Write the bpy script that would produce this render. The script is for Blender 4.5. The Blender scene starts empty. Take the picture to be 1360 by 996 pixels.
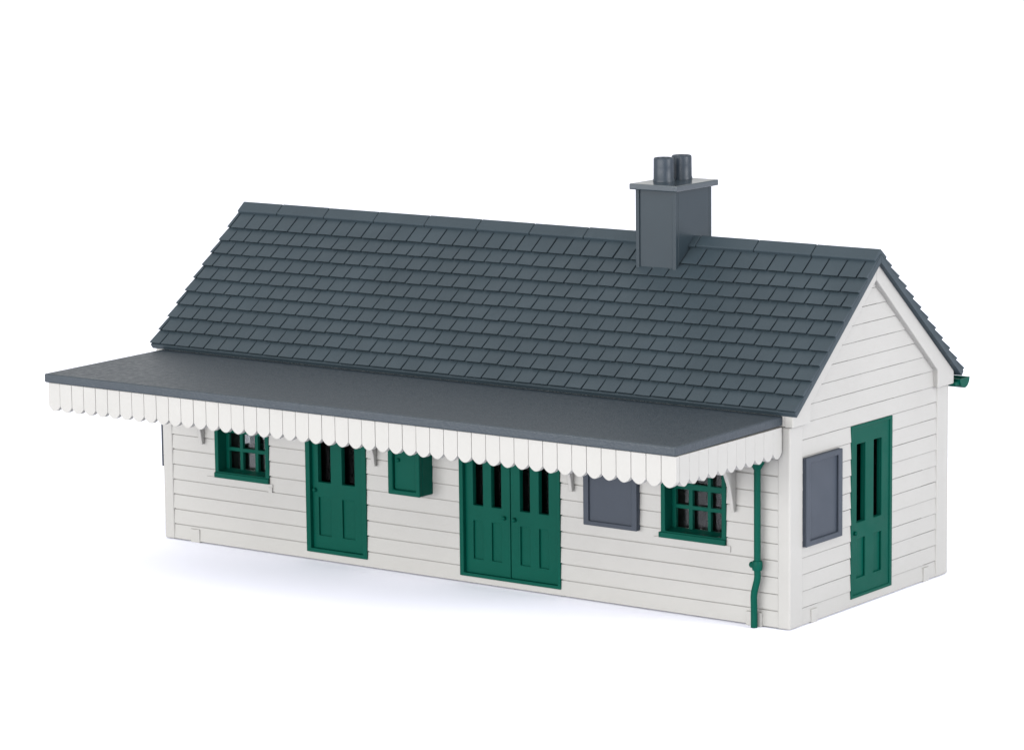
import bpy, bmesh, math, random
from mathutils import Matrix, Vector
random.seed(4)
S = 0.0028                       # metres per weatherboard (the model's module)
L, D = 48.52, 18.64              # length and depth of the model in boards
GZ = -0.07                       # table level
OX, OY = -L / 2, D / 2           # root of the model
sc = bpy.context.scene
col = sc.collection

# ------------------------------------------------------------------ materials
def principled(name, base, rough, spec=0.5, var=0.04, vscale=60, bump=0.0, bscale=900, rvar=0.08, coat=0.0):
    m = bpy.data.materials.new(name); m.use_nodes = True
    nt = m.node_tree; N = nt.nodes; b = N['Principled BSDF']
    tc = N.new('ShaderNodeTexCoord')
    n1 = N.new('ShaderNodeTexNoise'); n1.inputs['Scale'].default_value = vscale; n1.inputs['Detail'].default_value = 5
    nt.links.new(tc.outputs['Object'], n1.inputs['Vector'])
    mr = N.new('ShaderNodeMapRange'); mr.inputs[1].default_value = 0.3; mr.inputs[2].default_value = 0.7
    mr.inputs[3].default_value = 1 - var; mr.inputs[4].default_value = 1 + var
    nt.links.new(n1.outputs['Fac'], mr.inputs[0])
    hv = N.new('ShaderNodeHueSaturation'); hv.inputs['Color'].default_value = (*base, 1)
    nt.links.new(mr.outputs[0], hv.inputs['Value']); nt.links.new(hv.outputs[0], b.inputs['Base Color'])
    r2 = N.new('ShaderNodeMapRange'); r2.inputs[1].default_value = 0.3; r2.inputs[2].default_value = 0.7
    r2.inputs[3].default_value = rough - rvar; r2.inputs[4].default_value = rough + rvar
    n3 = N.new('ShaderNodeTexNoise'); n3.inputs['Scale'].default_value = vscale * 2.3; n3.inputs['Detail'].default_value = 4
    nt.links.new(tc.outputs['Object'], n3.inputs['Vector'])
    nt.links.new(n3.outputs['Fac'], r2.inputs[0]); nt.links.new(r2.outputs[0], b.inputs['Roughness'])
    b.inputs['Specular IOR Level'].default_value = spec
    b.inputs['Coat Weight'].default_value = coat
    if bump:
        n2 = N.new('ShaderNodeTexNoise'); n2.inputs['Scale'].default_value = bscale; n2.inputs['Detail'].default_value = 3
        nt.links.new(tc.outputs['Object'], n2.inputs['Vector'])
        bp = N.new('ShaderNodeBump'); bp.inputs['Strength'].default_value = bump; bp.inputs['Distance'].default_value = 0.0002
        nt.links.new(n2.outputs['Fac'], bp.inputs['Height']); nt.links.new(bp.outputs[0], b.inputs['Normal'])
    return m

WHITE = principled('white_plastic', (0.28, 0.276, 0.264), 0.5, 0.35, var=0.018, vscale=70, bump=0.10, bscale=500)
SLATE = principled('slate_grey_plastic', (0.023, 0.034, 0.042), 0.5, 0.20, var=0.07, vscale=90, bump=0.25, bscale=700)
FELT = principled('grainy_grey_plastic', (0.019, 0.027, 0.035), 0.45, 0.36, var=0.04, vscale=500, bump=0.35, bscale=2600)
CHIM = principled('smooth_grey_plastic', (0.018, 0.027, 0.034), 0.36, 0.2, var=0.04, vscale=80, bump=0.05, bscale=300, rvar=0.03)
POT = principled('glossy_grey_plastic', (0.016, 0.024, 0.034), 0.42, 0.28, var=0.03, vscale=80, rvar=0.0)
CAPM = principled('sheeny_grey_plastic', (0.024, 0.034, 0.042), 0.2, 0.5, var=0.04, vscale=80, rvar=0.04)
BOARD = principled('notice_grey_plastic', (0.029, 0.036, 0.048), 0.42, 0.18, var=0.06, vscale=70, bump=0.06, bscale=400)
GREEN = principled('green_plastic', (0.0003, 0.046, 0.032), 0.44, 0.06, var=0.06, vscale=90, bump=0.1, bscale=500)
DARKIN = principled('painted_interior_shade', (0.045, 0.045, 0.045), 0.7, 0.2)  # shade of the interior, put into the colour of the walls
PAPER = principled('white_paper', (0.88, 0.89, 0.98), 0.8, 0.1, var=0.0, rvar=0.0)
def glass(name, refl, tint):
    m = bpy.data.materials.new(name); m.use_nodes = True
    nt = m.node_tree; N = nt.nodes; N.clear()
    out = N.new('ShaderNodeOutputMaterial'); mx = N.new('ShaderNodeMixShader')
    tr = N.new('ShaderNodeBsdfTransparent'); tr.inputs[0].default_value = (tint, tint * 1.01, tint * 1.01, 1)
    gl = N.new('ShaderNodeBsdfGlossy'); gl.inputs['Roughness'].default_value = 0.12
    fr = N.new('ShaderNodeFresnel'); fr.inputs[0].default_value = 1.45
    mu = N.new('ShaderNodeMath'); mu.operation = 'MULTIPLY'; mu.inputs[1].default_value = refl
    nt.links.new(fr.outputs[0], mu.inputs[0]); nt.links.new(mu.outputs[0], mx.inputs[0]); nt.links.new(tr.outputs[0], mx.inputs[1]); nt.links.new(gl.outputs[0], mx.inputs[2])
    nt.links.new(mx.outputs[0], out.inputs[0]); return m
GLASS = glass('clear_glazing', 0.55, 0.9); DGLASS = glass('dull_glazing', 0.06, 0.55)

# ------------------------------------------------------------------ mesh collector
def front(u, w, z): return (u, -w, z)
def rear(u, w, z): return (u, D + w, z)
def right(u, w, z): return (w, u, z)
def left(u, w, z): return (-L - w, u, z)
def world(x, y, z): return (x, y, z)

class MB:
    def __init__(s): s.bm = bmesh.new()
    def hexa(s, pts):
        v = [s.bm.verts.new(((x - OX) * S, (y - OY) * S, (z - GZ) * S)) for x, y, z in pts]
        for f in ((0, 1, 2, 3), (7, 6, 5, 4), (0, 4, 5, 1), (1, 5, 6, 2), (2, 6, 7, 3), (3, 7, 4, 0)):
            s.bm.faces.new([v[i] for i in f])
    def box(s, F, u0, u1, w0, w1, z0, z1):
        s.hexa([F(u0, w0, z0), F(u1, w0, z0), F(u1, w1, z0), F(u0, w1, z0), F(u0, w0, z1), F(u1, w0, z1), F(u1, w1, z1), F(u0, w1, z1)])
    def prism(s, A, B):              # two matching outlines
        a = [s.bm.verts.new(((x - OX) * S, (y - OY) * S, (z - GZ) * S)) for x, y, z in A]
        b = [s.bm.verts.new(((x - OX) * S, (y - OY) * S, (z - GZ) * S)) for x, y, z in B]
        n = len(a); s.bm.faces.new(a); s.bm.faces.new(b[::-1])
        for i in range(n): s.bm.faces.new([a[i], b[i], b[(i + 1) % n], a[(i + 1) % n]])
    def plate(s, F, poly, w0, w1):   # outline in (u, z) with thickness
        s.prism([F(u, w0, z) for u, z in poly], [F(u, w1, z) for u, z in poly])
    def grid_plate(s, F, u0, u1, z0, z1, w0, w1, holes):   # rectangle with rectangular holes, in one piece
        us = sorted({u0, u1, *[h[0] for h in holes], *[h[1] for h in holes]})
        zs = sorted({z0, z1, *[h[2] for h in holes], *[h[3] for h in holes]})
        V = {}
        def v(i, j, w):
            k = (i, j, w)
            if k not in V:
                x, y, z = F(us[i], w, zs[j]); V[k] = s.bm.verts.new(((x - OX) * S, (y - OY) * S, (z - GZ) * S))
            return V[k]
        def solid(i, j):
            if i < 0 or j < 0 or i >= len(us) - 1 or j >= len(zs) - 1: return False
            cu, cz = (us[i] + us[i + 1]) / 2, (zs[j] + zs[j + 1]) / 2
            return not any(h[0] < cu < h[1] and h[2] < cz < h[3] for h in holes)
        for i in range(len(us) - 1):
            for j in range(len(zs) - 1):
                if not solid(i, j): continue
                for w in (w0, w1): s.bm.faces.new([v(i, j, w), v(i + 1, j, w), v(i + 1, j + 1, w), v(i, j + 1, w)])
                for di, dj, e in ((-1, 0, ((0, 0), (0, 1))), (1, 0, ((1, 0), (1, 1))), (0, -1, ((0, 0), (1, 0))), (0, 1, ((0, 1), (1, 1)))):
                    if not solid(i + di, j + dj):
                        (a, b), (c, d) = e
                        s.bm.faces.new([v(i + a, j + b, w0), v(i + c, j + d, w0), v(i + c, j + d, w1), v(i + a, j + b, w1)])
    def lathe(s, cx, cy, prof, n=40, F=None):   # closed profile [(r, z)]
        rings = []
        for r, z in prof:
            if r < 1e-6: rings.append([s.bm.verts.new(((cx - OX) * S, (cy - OY) * S, (z - GZ) * S))])
            else: rings.append([s.bm.verts.new(((cx + r * math.cos(t) - OX) * S, (cy + r * math.sin(t) - OY) * S, (z - GZ) * S)) for t in (2 * math.pi * i / n for i in range(n))])
        for a, b in zip(rings, rings[1:]):
            for i in range(n):
                j = (i + 1) % n
                if len(a) == 1: s.bm.faces.new([a[0], b[i], b[j]])
                elif len(b) == 1: s.bm.faces.new([a[i], a[j], b[0]])
                else: s.bm.faces.new([a[i], a[j], b[j], b[i]])
    def tube(s, path, rad, n=14):
        rings = []
        P = [Vector(p) for p in path]
        for k, p in enumerate(P):
            t = (P[min(k + 1, len(P) - 1)] - P[max(k - 1, 0)]).normalized()
            a = t.cross(Vector((0, 1, 0))).normalized(); b = t.cross(a).normalized()
            rings.append([])
            for i in range(n):
                q = p + a * rad * math.cos(2 * math.pi * i / n) + b * rad * math.sin(2 * math.pi * i / n)
                rings[-1].append(s.bm.verts.new(((q.x - OX) * S, (q.y - OY) * S, (q.z - GZ) * S)))
        for a, b in zip(rings, rings[1:]):
            for i in range(n): s.bm.faces.new([a[i], a[(i + 1) % n], b[(i + 1) % n], b[i]])
        s.bm.faces.new(rings[0][::-1]); s.bm.faces.new(rings[-1])
    def ball(s, F, u, w, z, r):
        x, y, zz = F(u, w, z)
        m = Matrix.Translation(((x - OX) * S, (y - OY) * S, (zz - GZ) * S))
        bmesh.ops.create_uvsphere(s.bm, u_segments=16, v_segments=10, radius=r * S, matrix=m)
    def build(s, name, mat, parent=None, bevel=0.0, seg=2, smooth=False, label=None):
        bmesh.ops.recalc_face_normals(s.bm, faces=s.bm.faces)
        me = bpy.data.meshes.new(name); s.bm.to_mesh(me); s.bm.free()
        o = bpy.data.objects.new(name, me); col.objects.link(o); me.materials.append(mat)
        if parent: o.parent = parent
        if bevel:
            b = o.modifiers.new('edge', 'BEVEL'); b.width = bevel * S; b.segments = seg
            b.limit_method = 'ANGLE'; b.angle_limit = math.radians(35)
        if smooth:
            for p in me.polygons: p.use_smooth = True
            e = o.modifiers.new('split', 'EDGE_SPLIT'); e.split_angle = math.radians(40)
        if label: o['label'] = label
        if name == 'wall':           # inner wall faces are coloured dark to stand in for interior shade
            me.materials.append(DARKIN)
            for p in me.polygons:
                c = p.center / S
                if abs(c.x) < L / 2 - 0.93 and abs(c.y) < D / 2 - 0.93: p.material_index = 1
        return o

# ------------------------------------------------------------------ the model
st = bpy.data.objects.new('station_building', None); col.objects.link(st)
st.location = (OX * S, OY * S, GZ * S)
st['label'] = 'white weatherboarded model railway station with dark slate roof, green doors and scalloped canopy'
st['category'] = 'model building'

# ---- weatherboard walls
RZ, SL, SLB = 21.36, 0.845, 0.828            # ridge height and slope of the tile plane
def gable_limits(z):             # where the boards of a gable end under the bargeboards
    if z <= 12.2: return 0.3, D - 0.3
    h = (20.3 - z) / 0.835
    return max(0.3, D / 2 - h), min(D - 0.3, D / 2 + h)
def boards(mb, F, u0, u1, ztop, openings, gable=False):
    g = 0.024 if gable else 0.045
    zmax = int(math.ceil(ztop))
    for k in range(zmax):
        lo, hi = k + (g if k else GZ + 0.09), min(k + 1 - g, ztop)
        cuts = sorted({lo, hi, *[z for o in openings for z in o[2:4] if lo < z < hi]})
        jit = random.uniform(-.008, .008)
        def wd(z): return -0.045 - 0.05 * (z - k) + jit
        for a, b in zip(cuts, cuts[1:]):
            la, ha = gable_limits(a) if gable else (u0, u1)
            lb, hb = gable_limits(b) if gable else (u0, u1)
            if hb - lb < 0.1: hb = lb = (la + ha) / 2; hb += 0.05; lb -= 0.05
            segs = [((la, lb), (ha, hb))]
            for o in openings:
                if o[2] < b - 1e-6 and o[3] > a + 1e-6:
                    new = []
                    for s0, s1 in segs:
                        if s0[0] < o[0] < s1[0] or s0[0] < o[1] < s1[0]:
                            new += [(s0, (o[0], o[0])), ((o[1], o[1]), s1)]
                        else: new.append((s0, s1))
                    segs = new
            for (p0, q0), (p1, q1) in segs:
                n = max(1, int((p1 - p0) / 2.6)) if k else 1
                ts = [0] + sorted((i + random.uniform(-.35, .35)) / n for i in range(1, n)) + [1]
                for t0, t1 in zip(ts, ts[1:]):   # the moulded joint is deeper in some stretches than in others
                    e = random.uniform(-0.6, 0.25) * g if (a == lo and k) else 0
                    P0, P1 = p0 + (p1 - p0) * t0, p0 + (p1 - p0) * t1
                    Q0, Q1 = q0 + (q1 - q0) * t0, q0 + (q1 - q0) * t1
                    mb.hexa([F(P0, -0.3, a + e), F(P1, -0.3, a + e), F(P1, wd(a), a + e), F(P0, wd(a), a + e),
                             F(Q0, -0.3, b), F(Q1, -0.3, b), F(Q1, wd(b), b), F(Q0, wd(b), b)])
def cap_wall(mb, F, u0, u1, ztop, openings):
    mb.grid_plate(F, u0, u1, GZ + 0.085, ztop, -0.95, -0.19, openings)

win_l = (-44.0, -39.42, 4.5, 10.6); win_r = (-9.02, -4.42, 4.5, 10.6)
door_l = (-36.36, -31.42, 0.47, 10.97); door_d = (-24.05, -16.38, 0.38, 10.97)
fo = [win_l, door_l, door_d, win_r]
mb = MB(); boards(mb, front, -L + 0.5, -0.5, 12.0, fo); cap_wall(mb, front, -L + 0.3, -0.3, 12.6, fo)
# plain flush strips below the two windows
mb.box(front, -44.72, -39.14, -0.2, 0.0, 4.2, 4.5); mb.box(front, -9.54, -4.11, -0.2, 0.0, 4.12, 4.5)
mb.box(front, -39.45, -39.15, -0.2, 0.05, 3.97, 4.3)
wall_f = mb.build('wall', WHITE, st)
win_b = (-10.5, -5.75, 2.6, 10.0); win_b2 = (-44.0, -39.4, 4.5, 10.6)
bo = [win_b2, (-31, -26, 0.47, 10.97), win_b]
mb = MB(); boards(mb, rear, -L + 0.5, -0.5, 12.0, bo); cap_wall(mb, rear, -L + 0.3, -0.3, 12.6, bo)
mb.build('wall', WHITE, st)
gdoor = (6.97, 11.8, 0.47, 10.97)
for F in (right, left):
    mb = MB(); boards(mb, F, 0.5, D - 0.5, 19.9, [gdoor], gable=True)
    cap_wall(mb, F, 0.25, D - 0.25, 12.6, [gdoor])
    mb.plate(F, [(0.3, 12.6), (D - 0.3, 12.6), (D / 2, 20.2)], -0.95, -0.19)
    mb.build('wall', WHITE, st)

# ---- corner posts: L-shaped
def post(Fu, x0, x1, y0, y1):
    mb = MB(); mb.box(world, x0, x1, y0, y1, GZ + 0.04, 11.93)
    return mb.build('corner_post', WHITE, st, bevel=0.10, seg=3)
post(0, -0.86, 0, 0, 1.45); post(0, -L, -L + 0.83, 0, 1.45)
post(0, -0.86, 0, D - 1.43, D); post(0, -L, -L + 0.83, D - 1.43, D)

# ---- bargeboards with their boxed ends
for F in (right, left):
    mb = MB()
    apex_o, apex_i = (D / 2, 20.62), (D / 2, 19.55)
    ez = 20.62 - SLB * (D / 2 + 0.15); fz = 20.62 - SL * (D / 2 + 0.12)
    rear_side = [(D / 2, 19.5), (D / 2, 20.62), (D + 0.15, ez), (D + 0.15, 11.96), (D - 1.85, 11.96), (D - 1.85, 13.05)]
    front_side = [(D / 2, 19.5), (D / 2, 20.62), (-0.12, fz), (-0.12, 11.96), (1.85, 11.96), (1.85, 13.05)]
    mb.plate(F, rear_side, -0.3, 0.26); mb.plate(F, front_side, -0.3, 0.26)
    mb.build('bargeboard', WHITE, st, bevel=0.05)
# eave boards along front and back
mb = MB(); mb.box(world, -L + 0.25, -0.305, -0.1, 0.5, 12.0, 12.78); mb.build('eave_board', WHITE, st, bevel=0.04)
mb = MB(); mb.box(world, -L + 0.305, -0.305, D - 0.3, D + 0.14, 12.0, 12.75); mb.build('eave_board', WHITE, st, bevel=0.04)

# ---- small ventilator blocks at the foot of the walls
for F, a, b, h, w in ((front, -46.3, -45.5, 0.82, 0.0), (front, -3.01, -1.92, 0.78, 0.06), (right, 2.43, 3.11, 0.76, 0.0), (right, 15.68, 16.34, 0.83, 0.0)):
    mb = MB(); mb.box(F, a, b, -0.25, w + 0.01, GZ, h); mb.build('vent_block', WHITE, st, bevel=0.05)

# ---- windows
def window(F, o, cols, bars, rows, sill_over=0.0, sash=-0.8):
    u0, u1, z0, z1 = o
    w = MB()
    w.grid_plate(F, u0, u1, z0, z1, -1.25, 0.02, [(u0 + 0.3, u1 - 0.3, z0 + 0.42, z1 - 0.3)])
    fr = w.build('window', GREEN, st, bevel=0.04)
    a, b, c, d = u0 + 0.28, u1 - 0.28, z0 + 0.40, z1 - 0.28
    s = MB()
    holes = []
    xs = [a + 0.28] + [x for p in bars for x in p] + [b - 0.28]
    for i in range(0, len(xs), 2):
        for r0, r1 in rows: holes.append((xs[i], xs[i + 1], r0, r1))
    s.grid_plate(F, a, b, c, d, sash - 0.25, sash, holes); s.build('sash', GREEN, fr, bevel=0.03)
    # sloping sill that runs back under the sash and a lip in front
    m = MB()
    m.prism([F(u0 - sill_over, -0.82, z0 + 0.3), F(u0 - sill_over, -0.82, z0 + 0.52), F(u0 - sill_over, 0.0, z0 + 0.36), F(u0 - sill_over, 0.12, z0 + 0.33), F(u0 - sill_over, 0.12, z0 + 0.0), F(u0 - sill_over, -0.02, z0 + 0.0)] if sill_over == 0 else
            [F(u0, -0.82, z0 + 0.3), F(u0, -0.82, z0 + 0.52), F(u0, 0.0, z0 + 0.36), F(u0, 0.12, z0 + 0.33), F(u0, 0.12, z0), F(u0, -0.02, z0)],
            [F(u1, -0.82, z0 + 0.3), F(u1, -0.82, z0 + 0.52), F(u1, 0.0, z0 + 0.36), F(u1, 0.12, z0 + 0.33), F(u1, 0.12, z0), F(u1, -0.02, z0)])
    if sill_over: m.box(F, u0 - sill_over, u0 - 0.002, -0.1, 0.12, z0, z0 + 0.33)
    m.build('sill', GREEN, fr, bevel=0.03)
    g = MB(); g.box(F, a + 0.1, b - 0.1, sash - 0.34, sash - 0.29, c + 0.1, d - 0.1); g.build('pane', GLASS, fr)
    return fr
rows = [(5.02, 6.2), (6.44, 7.38), (7.74, 8.75), (8.98, 9.98)]
window(front, win_l, 3, [(-42.52, -42.26), (-41.24, -40.98)], rows)
window(front, win_r, 3, [(-7.55, -7.28), (-6.22, -5.98)], rows, sill_over=0.1)
window(rear, win_b2, 3, [(-42.52, -42.26), (-41.24, -40.98)], rows)
window(rear, win_b, 3, [(-9.0, -8.75), (-7.5, -7.25)], [(3.2, 4.6), (4.85, 6.1), (6.35, 7.6), (7.9, 9.3)])

# ---- doors
def leaf(F, u0, u1, z0, z1, slots, slot_z, pan_z, knob, parent, w0=-0.25, th=0.35):
    m = MB()
    m.grid_plate(F, u0, u1, z0, z1, w0 - 0.13, w0, [(a, b, slot_z[0], slot_z[1]) for a, b in slots] + [(a, b, pan_z[0], pan_z[1]) for a, b in slots])
    m.grid_plate(F, u0, u1, z0, z1, w0 - 0.36, w0 - 0.134, [(a, b, slot_z[0], slot_z[1]) for a, b in slots])
    d = m.build('door', GREEN, parent, bevel=0.035)
    k = MB(); k.ball(F, knob[0], w0 + 0.08, knob[1], 0.14); k.build('handle', GREEN, d, smooth=True)
    g = MB(); g.box(F, u0 + 0.2, u1 - 0.2, w0 - 0.44, w0 - 0.40, slot_z[0] - 0.1, slot_z[1] + 0.1); g.build('pane', DGLASS, d)
    return d
def frame(F, o, jl=0.36, jr=0.33, sill=0.26, head=0.3, w1=0.03):
    m = MB(); u0, u1, z0, z1 = o
    m.prism([F(u, -0.9, z) for u, z in [(u0, z0), (u0, z1), (u1, z1), (u1, z0)]], [F(u, -0.86, z) for u, z in [(u0, z0), (u0, z1), (u1, z1), (u1, z0)]]) if False else None
    m.grid_plate(F, u0, u1, z0, z1, -0.9, w1, [(u0 + jl, u1 - jr, z0 + sill, z1 - head)])
    return m.build('door_frame', GREEN, st, bevel=0.035)
frame(front, door_l)
leaf(front, -36.02, -31.72, 0.72, 10.7, [(-35.52, -34.5), (-33.58, -32.55)], (5.03, 9.8), (1.57, 4.05), (-35.78, 4.5), st)
frame(front, door_d, jl=0.3, jr=0.2, sill=0.22)
leaf(front, -23.76, -20.33, 0.58, 10.7, [(-23.16, -22.4), (-21.75, -21.0)], (4.87, 9.8), (1.49, 3.9), (-20.76, 4.3), st)
leaf(front, -20.27, -16.56, 0.58, 10.7, [(-19.57, -18.82), (-18.14, -17.41)], (4.85, 9.8), (1.48, 3.9), (-19.98, 4.28), st)
for F in (right, left):
    frame(F, gdoor, jl=0.2, jr=0.3, sill=0.2, head=0.2, w1=-0.02)
    leaf(F, 7.15, 11.52, 0.65, 10.79, [(7.7, 8.7), (9.68, 10.62)], (5.03, 9.79), (1.65, 4.05), (7.48, 4.43), st, w0=-0.09)
frame(rear, (-31, -26, 0.47, 10.97))
leaf(rear, -30.66, -26.3, 0.72, 10.7, [(-30.1, -29.1), (-28.0, -27.0)], (5.03, 9.8), (1.57, 4.05), (-30.4, 4.5), st)

# ---- notice boards
def notice(F, u0, u1, z0, z1, w, inset):
    m = MB(); m.grid_plate(F, u0, u1, z0, z1, w - 0.14, w, [(u0 + inset, u1 - inset, z0 + inset * .75, z1 - inset * .75)])
    m.box(F, u0 + 0.002, u1 - 0.002, -0.15, w - 0.143, z0 + 0.002, z1 - 0.002)
    n = m.build('notice_board', BOARD, st, bevel=0.05)
    return n
notice(front, -14.46, -10.56, 4.70, 9.95, 0.3, 0.38)
notice(right, 1.48, 5.57, 4.65, 9.93, 0.22, 0.45)
notice(left, 0.05, 4.2, 4.75, 9.93, 0.17, 0.45)

# ---- wall cabinet
m = MB()
m.grid_plate(front, -28.65, -26.15, 5.24, 9.4, 1.02, 1.3, [(-28.27, -26.45, 5.56, 9.1)])
m.box(front, -28.648, -26.152, -0.15, 1.017, 5.243, 9.398)
cab = m.build('wall_cabinet', GREEN, st, bevel=0.09, seg=3, label='small green cupboard fixed between the single and the double door')
m = MB(); m.box(front, -28.24, -26.48, 1.0, 1.08, 5.59, 9.07); cd = m.build('door', GREEN, cab, bevel=0.02)
m = MB(); m.ball(front, -27.93, 1.14, 7.42, 0.13); m.build('handle', GREEN, cab, smooth=True)

# ---- canopy
CX0, CX1, CY = -48.17, -0.43, -11.36
m = MB()
m.hexa([(CX0, CY, 11.97), (CX1, CY, 11.97), (CX1, -0.1, 12.06), (CX0, -0.1, 12.06), (CX0, CY, 12.53), (CX1, CY, 12.53), (CX1, -0.1, 12.62), (CX0, -0.1, 12.62)])
can = m.build('canopy', FELT, st, bevel=0.10, seg=3)
m = MB(); m.hexa([(CX0 + .6, CY + .55, 11.86), (CX1 - .45, CY + .55, 11.86), (CX1 - .45, -0.12, 11.95), (CX0 + .6, -0.12, 11.95), (CX0 + .6, CY + .55, 11.96), (CX1 - .45, CY + .55, 11.96), (CX1 - .45, -0.12, 12.05), (CX0 + .6, -0.12, 12.05)])
m.build('bounce_panel', WHITE, can)  # white sheet added under the canopy to bounce light onto wall and floor
def scallop(a, b, g=0.015):
    n = 14
    pts = [(a + g, 11.955), (b - g, 11.955)]
    zs, zt = 10.50, 10.15
    mid, h = (a + b) / 2, (b - a) / 2 - g
    for i in range(n + 1):
        t = i / n; q = math.cos(math.pi * t)
        pts.append((mid + h * q, zs - (zs - zt) * (1 - abs(q) ** 1.95)))
    return pts
m = MB()
VY = CY + 0.12
nb = 47; wdt = (CX1 - 0.0 - (CX0 + 0.2)) / nb
F1 = lambda u, w, z: (u, VY - w, z)
for i in range(nb):
    a = CX0 + 0.2 + i * wdt
    j = random.uniform(-.012, .012)
    m.plate(F1, scallop(a, a + wdt), -0.36, 0.0 + j)
m.box(F1, CX0 + 0.25, CX1 - 0.05, -0.33, -0.05, 10.56, 11.95)
v1 = m.build('valance', WHITE, can, bevel=0.035, seg=2)
for xe, s in ((CX1 - 0.02, 1), (CX0 + 0.2, -1)):
    m = MB(); F2 = lambda u, w, z: (xe + s * w, u, z)
    ns = 11; y0 = VY + 0.38; wd2 = (-0.16 - y0) / ns
    for i in range(ns):
        m.plate(F2, scallop(y0 + i * wd2, y0 + (i + 1) * wd2, 0.004), -0.36, random.uniform(-.006, .006))
    m.box(F2, y0 + .05, -0.2, -0.33, -0.05, 10.56, 11.95)
    m.build('valance', WHITE, can, bevel=0.02, seg=2)
for bx in (-45.0, -30.64, -15.45, -3.85):
    m = MB()
    out = [(-0.02, 6.6), (0.22, 6.6), (0.36, 7.4), (0.62, 8.2), (1.05, 9.0), (1.7, 9.8), (2.6, 10.6), (3.8, 11.3), (4.6, 11.95), (-0.02, 11.95)]
    m.prism([(bx - 0.12, -w, z) for w, z in out], [(bx + 0.13, -w, z) for w, z in out])
    m.build('bracket', WHITE, can, bevel=0.05)

# ---- roof
XL, XR = -49.03, 0.575
def Pz(y, side):                 # height of the plane through the lower tile edges
    return RZ - SL * (D / 2 - y) if side > 0 else RZ - SLB * (y - D / 2)
def slope(mb, side):
    T = 0.33
    if side > 0: y_e, pitch, n = -0.5, 0.893, 10
    else: y_e, pitch, n = 19.58, 0.893, 11
    for j in range(n):
        y0 = y_e + side * pitch * j; y1 = y0 + side * pitch * (1.2 if j < n - 1 else 1.9)
        if side > 0: y1 = min(y1, D / 2)
        else: y1 = max(y1, D / 2)
        if (D / 2 - y0) * side < 0.15: continue
        first = -0.69 if j % 2 == 0 else -0.12
        xs = [XR]
        x = first
        while x > XL + 0.25: xs.append(x); x -= 1.247
        xs.append(XL)
        for a, b in zip(xs[1:], xs):
            g = 0.052
            ga = g if a != XL else 0; gb = g if b != XR else 0
            dz = random.uniform(-.012, .012); dt = random.uniform(-.01, .01); ds = random.uniform(-.014, .014)
            ya = y0 + ds
            yb = ya + side * 0.26
            mb.hexa([(a + ga, yb, Pz(yb, side) - T), (b - gb, yb, Pz(yb, side) - T), (b - gb, y1, Pz(y1, side) - T - .02), (a + ga, y1, Pz(y1, side) - T - .02),
                     (a + ga, ya, Pz(ya, side) + dz), (b - gb, ya, Pz(ya, side) + dz + dt), (b - gb, y1, Pz(y1, side) - 0.24 + dz), (a + ga, y1, Pz(y1, side) - 0.24 + dz)])
    ye = y_e + side * 0.12
    ym = D / 2
    A = [(ye, Pz(ye, side) - 0.26), (ym, RZ - 0.26), (ym, RZ - 0.80), (ye + side * .2, Pz(ye + side * .2, side) - 0.72), (ye, Pz(ye, side) - 0.30)]
    mb.prism([(XL + 0.02, y, z) for y, z in A], [(XR - 0.0, y, z) for y, z in A])
mb = MB(); slope(mb, 1); slope(mb, -1)
roof = mb.build('roof', SLATE, st, bevel=0.032, seg=1)
joints = [XL + 0.03, -45.55, -41.53]
k = 8
for i in range(1, k + 1): joints.append(-41.53 + (33.56 / k) * i)
joints += [-3.89, XR - 0.02]
for a, b in zip(joints, joints[1:]):
    spans = [(a, b)]
    if a < -15.5 < b or a < -12.7 < b: spans = [(a, -15.6)] if b < -12.0 else [(a, b)]
    if b > -12.6 > a: spans = ([(a, -15.6)] if a < -15.7 else []) + ([(-12.7, b)] if b > -12.7 else [])
    for a2, b2 in spans:
        if b2 - a2 < 0.4: continue
        m = MB()
        yb, t = 0.74, 0.2
        h = random.uniform(-.015, .015)
        prof = [(D / 2 - yb, Pz(D / 2 - yb, 1) + .09 + h), (D / 2 - 0.12, RZ - 0.05 + h), (D / 2, RZ + 0.03 + h), (D / 2 + 0.12, RZ - 0.05 + h), (D / 2 + yb, Pz(D / 2 + yb, -1) + .09 + h),
                (D / 2 + yb - .16, Pz(D / 2 + yb, -1) - 0.14), (D / 2, RZ - 0.45), (D / 2 - yb + .16, Pz(D / 2 - yb, 1) - 0.14)]
        m.prism([(a2 + 0.02, y, z) for y, z in prof], [(b2 - 0.02, y, z) for y, z in prof])
        m.build('ridge_tile', SLATE, roof, bevel=0.06)

# ---- chimney
m = MB()
cx0, cx1, cy0, cy1 = -15.62, -12.65, 7.2, 11.24
m.box(world, cx0 + 0.06, cx1 - 0.06, cy0 + 0.11, cy1 - 0.11, 18.3, 24.26)
for xa, xb in ((cx0, cx0 + 0.27), (cx1 - 0.29, cx1)):
    m.box(world, xa, xb, cy0, cy0 + 0.3, 18.3, 24.26); m.box(world, xa, xb, cy1 - 0.3, cy1, 18.3, 24.26)
for xa in (cx0 + .003, cx1 - 0.297):
    m.box(world, xa, xa + 0.294, cy0 + 0.29, cy1 - 0.29, 18.3, 24.257)
ch = m.build('chimney', CHIM, st, bevel=0.05)
m = MB(); m.box(world, -15.85, -12.38, 6.86, 11.6, 24.25, 24.62); m.build('chimney_cap', CAPM, ch, bevel=0.06)
for px, py in ((-14.75, 9.05), (-14.65, 10.9)):
    m = MB()
    m.lathe(px, py, [(0, 24.6), (0.665, 24.6), (0.665, 24.73), (0.635, 24.77), (0.63, 25.5), (0.625, 25.98), (0.60, 26.05), (0.56, 26.08), (0.48, 26.08), (0.46, 26.05), (0.46, 25.4), (0, 25.4)])
    m.build('chimney_pot', POT, ch, smooth=True)

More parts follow.
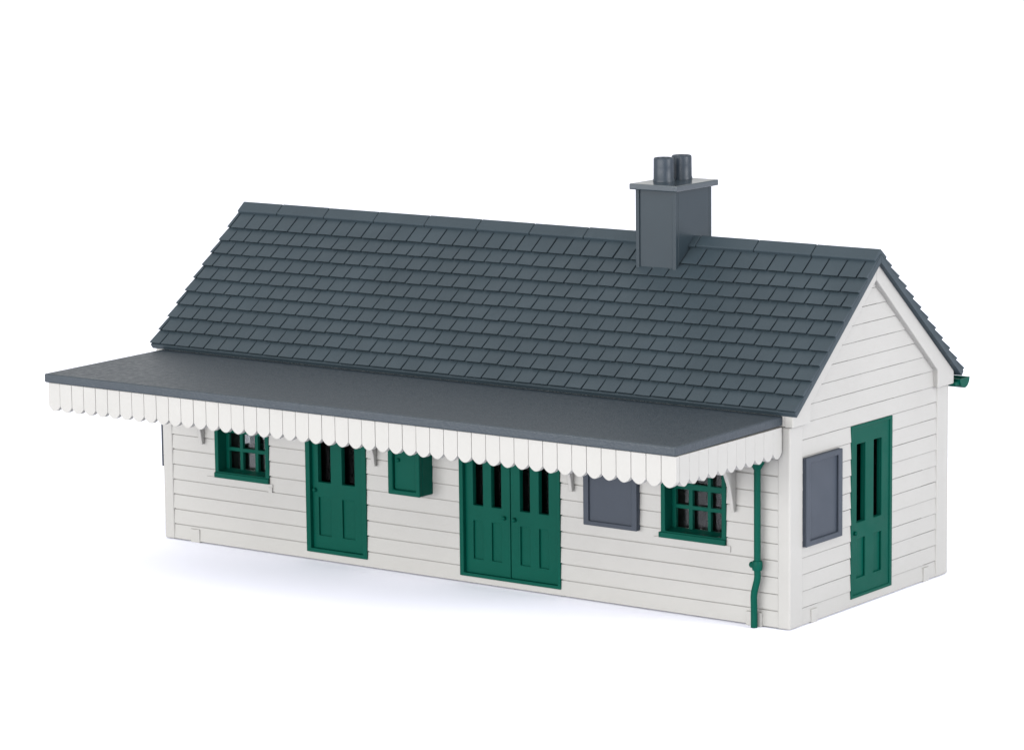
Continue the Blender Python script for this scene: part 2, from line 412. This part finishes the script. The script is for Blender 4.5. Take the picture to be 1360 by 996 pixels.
# ---- rainwater goods
m = MB()
m.tube([(-2.0, -0.38, z) for z in (11.6, 9.5, 6.5, 3.4)] + [(-1.98, -0.38, 3.05), (-2.02, -0.38, 2.75), (-2.2, -0.38, 2.1), (-2.24, -0.38, 1.75), (-2.22, -0.38, 1.0), (-2.22, -0.38, GZ + 0.02)], 0.2)
dp = m.build('downpipe', GREEN, st, smooth=True)
m = MB(); m.lathe(-2.0, -0.38, [(0, 9.35), (0.22, 9.35), (0.45, 9.75), (0.47, 9.98), (0.42, 10.05), (0, 10.05)], n=8); m.build('hopper', GREEN, dp, bevel=0.03)
m = MB(); m.lathe(-2.0, -0.38, [(0, 3.4), (0.29, 3.4), (0.31, 3.55), (0.31, 3.85), (0.27, 3.95), (0, 3.95)], n=20)
m.ball(front, -2.36, 0.36, 3.68, 0.2); m.build('collar', GREEN, dp, smooth=True)
m = MB()
cy, cz, ro, ri = 19.75, 12.2, 0.62, 0.48
arc = [(cy + ro * math.cos(t), cz - ro * math.sin(t)) for t in [math.pi * i / 12 for i in range(13)]]
arc += [(cy + ri * math.cos(t), cz - ri * math.sin(t)) for t in [math.pi * i / 12 for i in range(12, -1, -1)]]
for a, b in zip(range(12), range(1, 13)):
    o0, o1, i0, i1 = arc[a], arc[b], arc[25 - a], arc[25 - b]
    m.prism([(XL + .3, *p) for p in (o0, o1, i1, i0)], [(0.5, *p) for p in (o0, o1, i1, i0)])
m.plate(lambda u, w, z: (w, u, z), [(cy + .6 * math.cos(t), cz - .6 * math.sin(t)) for t in [math.pi * i / 12 for i in range(13)]], 0.44, 0.505)
gut = m.build('gutter', GREEN, st)
m = MB(); m.box(world, -L + 1, 0.40, D + 0.1, cy - 0.50, 11.8, 12.05)
m.build('gutter_bracket', GREEN, gut, bevel=0.03)

# ------------------------------------------------------------------ the white paper it stands on
bm = bmesh.new()
R = 14.0
vs = [bm.verts.new((x, y, 0)) for x, y in ((-R, -R), (R, -R), (R, R), (-R, R))]
bm.faces.new(vs); me = bpy.data.meshes.new('floor'); bm.to_mesh(me); bm.free()
fl = bpy.data.objects.new('floor', me); col.objects.link(fl); me.materials.append(PAPER)
fl.location = (0, 0, GZ * S); fl['kind'] = 'structure'; fl['label'] = 'plain white studio paper under the model'

# ------------------------------------------------------------------ studio light
w = bpy.data.worlds.new('World'); sc.world = w; w.use_nodes = True
bg = w.node_tree.nodes['Background']; bg.inputs[0].default_value = (1, 1, 1, 1); bg.inputs[1].default_value = 0.95
def area(name, loc, target, size, power, colr=(1, 1, 1)):
    l = bpy.data.lights.new(name, 'AREA'); l.shape = 'RECTANGLE'; l.size, l.size_y = size; l.energy = power; l.color = colr
    o = bpy.data.objects.new(name, l); col.objects.link(o); o.location = loc
    o.rotation_euler = (Vector(target) - Vector(loc)).to_track_quat('-Z', 'Y').to_euler(); return o
c0 = Vector((OX * S, OY * S, 0))
area('overhead_softbox', (c0.x, c0.y + 0.5, 3.0), (c0.x, c0.y + 0.5, 0), (5.5, 5.5), 36)
area('front_softbox', (c0.x - 0.10, c0.y - 1.8, 0.27), (c0.x + 0.05, c0.y, 0.03), (2.6, 0.52), 51, (1, 0.99, 0.975))
area('high_softbox', (c0.x - 0.05, c0.y - 1.45, 1.15), (c0.x, c0.y, 0.0), (2.2, 0.5), 15.5, (1, 0.995, 0.985))
area('side_softbox', (c0.x + 1.6, c0.y + 0.1, 0.5), (c0.x, c0.y, 0.03), (0.8, 0.8), 29, (0.98, 0.985, 1))

# ------------------------------------------------------------------ camera
cr = [[0.8073148770893881, 0.5900162748096552, -0.011112366529391335], [0.08522078249125903, -0.13519888400680719, -0.9871467368101318], [-0.5839350198966694, 0.7959912419260976, -0.15942971904643452]]
cc = (106.50743662062183, -172.27902628595052, 47.83248191297652)
cd = bpy.data.cameras.new('camera'); cam = bpy.data.objects.new('camera', cd); col.objects.link(cam)
M = Matrix.Identity(4)
for i in range(3):
    M[i][0] = cr[0][i]; M[i][1] = -cr[1][i]; M[i][2] = -cr[2][i]; M[i][3] = cc[i] * S
cam.matrix_world = M
cd.sensor_width = 36; cd.sensor_fit = 'HORIZONTAL'; cd.lens = 4716.05 / 1360 * 36
cd.clip_start = 0.02; cd.clip_end = 60
sc.camera = cam
sc.view_settings.view_transform = 'Standard'; sc.view_settings.look = 'None'
sc.view_settings.exposure = 0; sc.view_settings.gamma = 1
sc.render.engine = 'CYCLES'
sc.cycles.max_bounces = 8
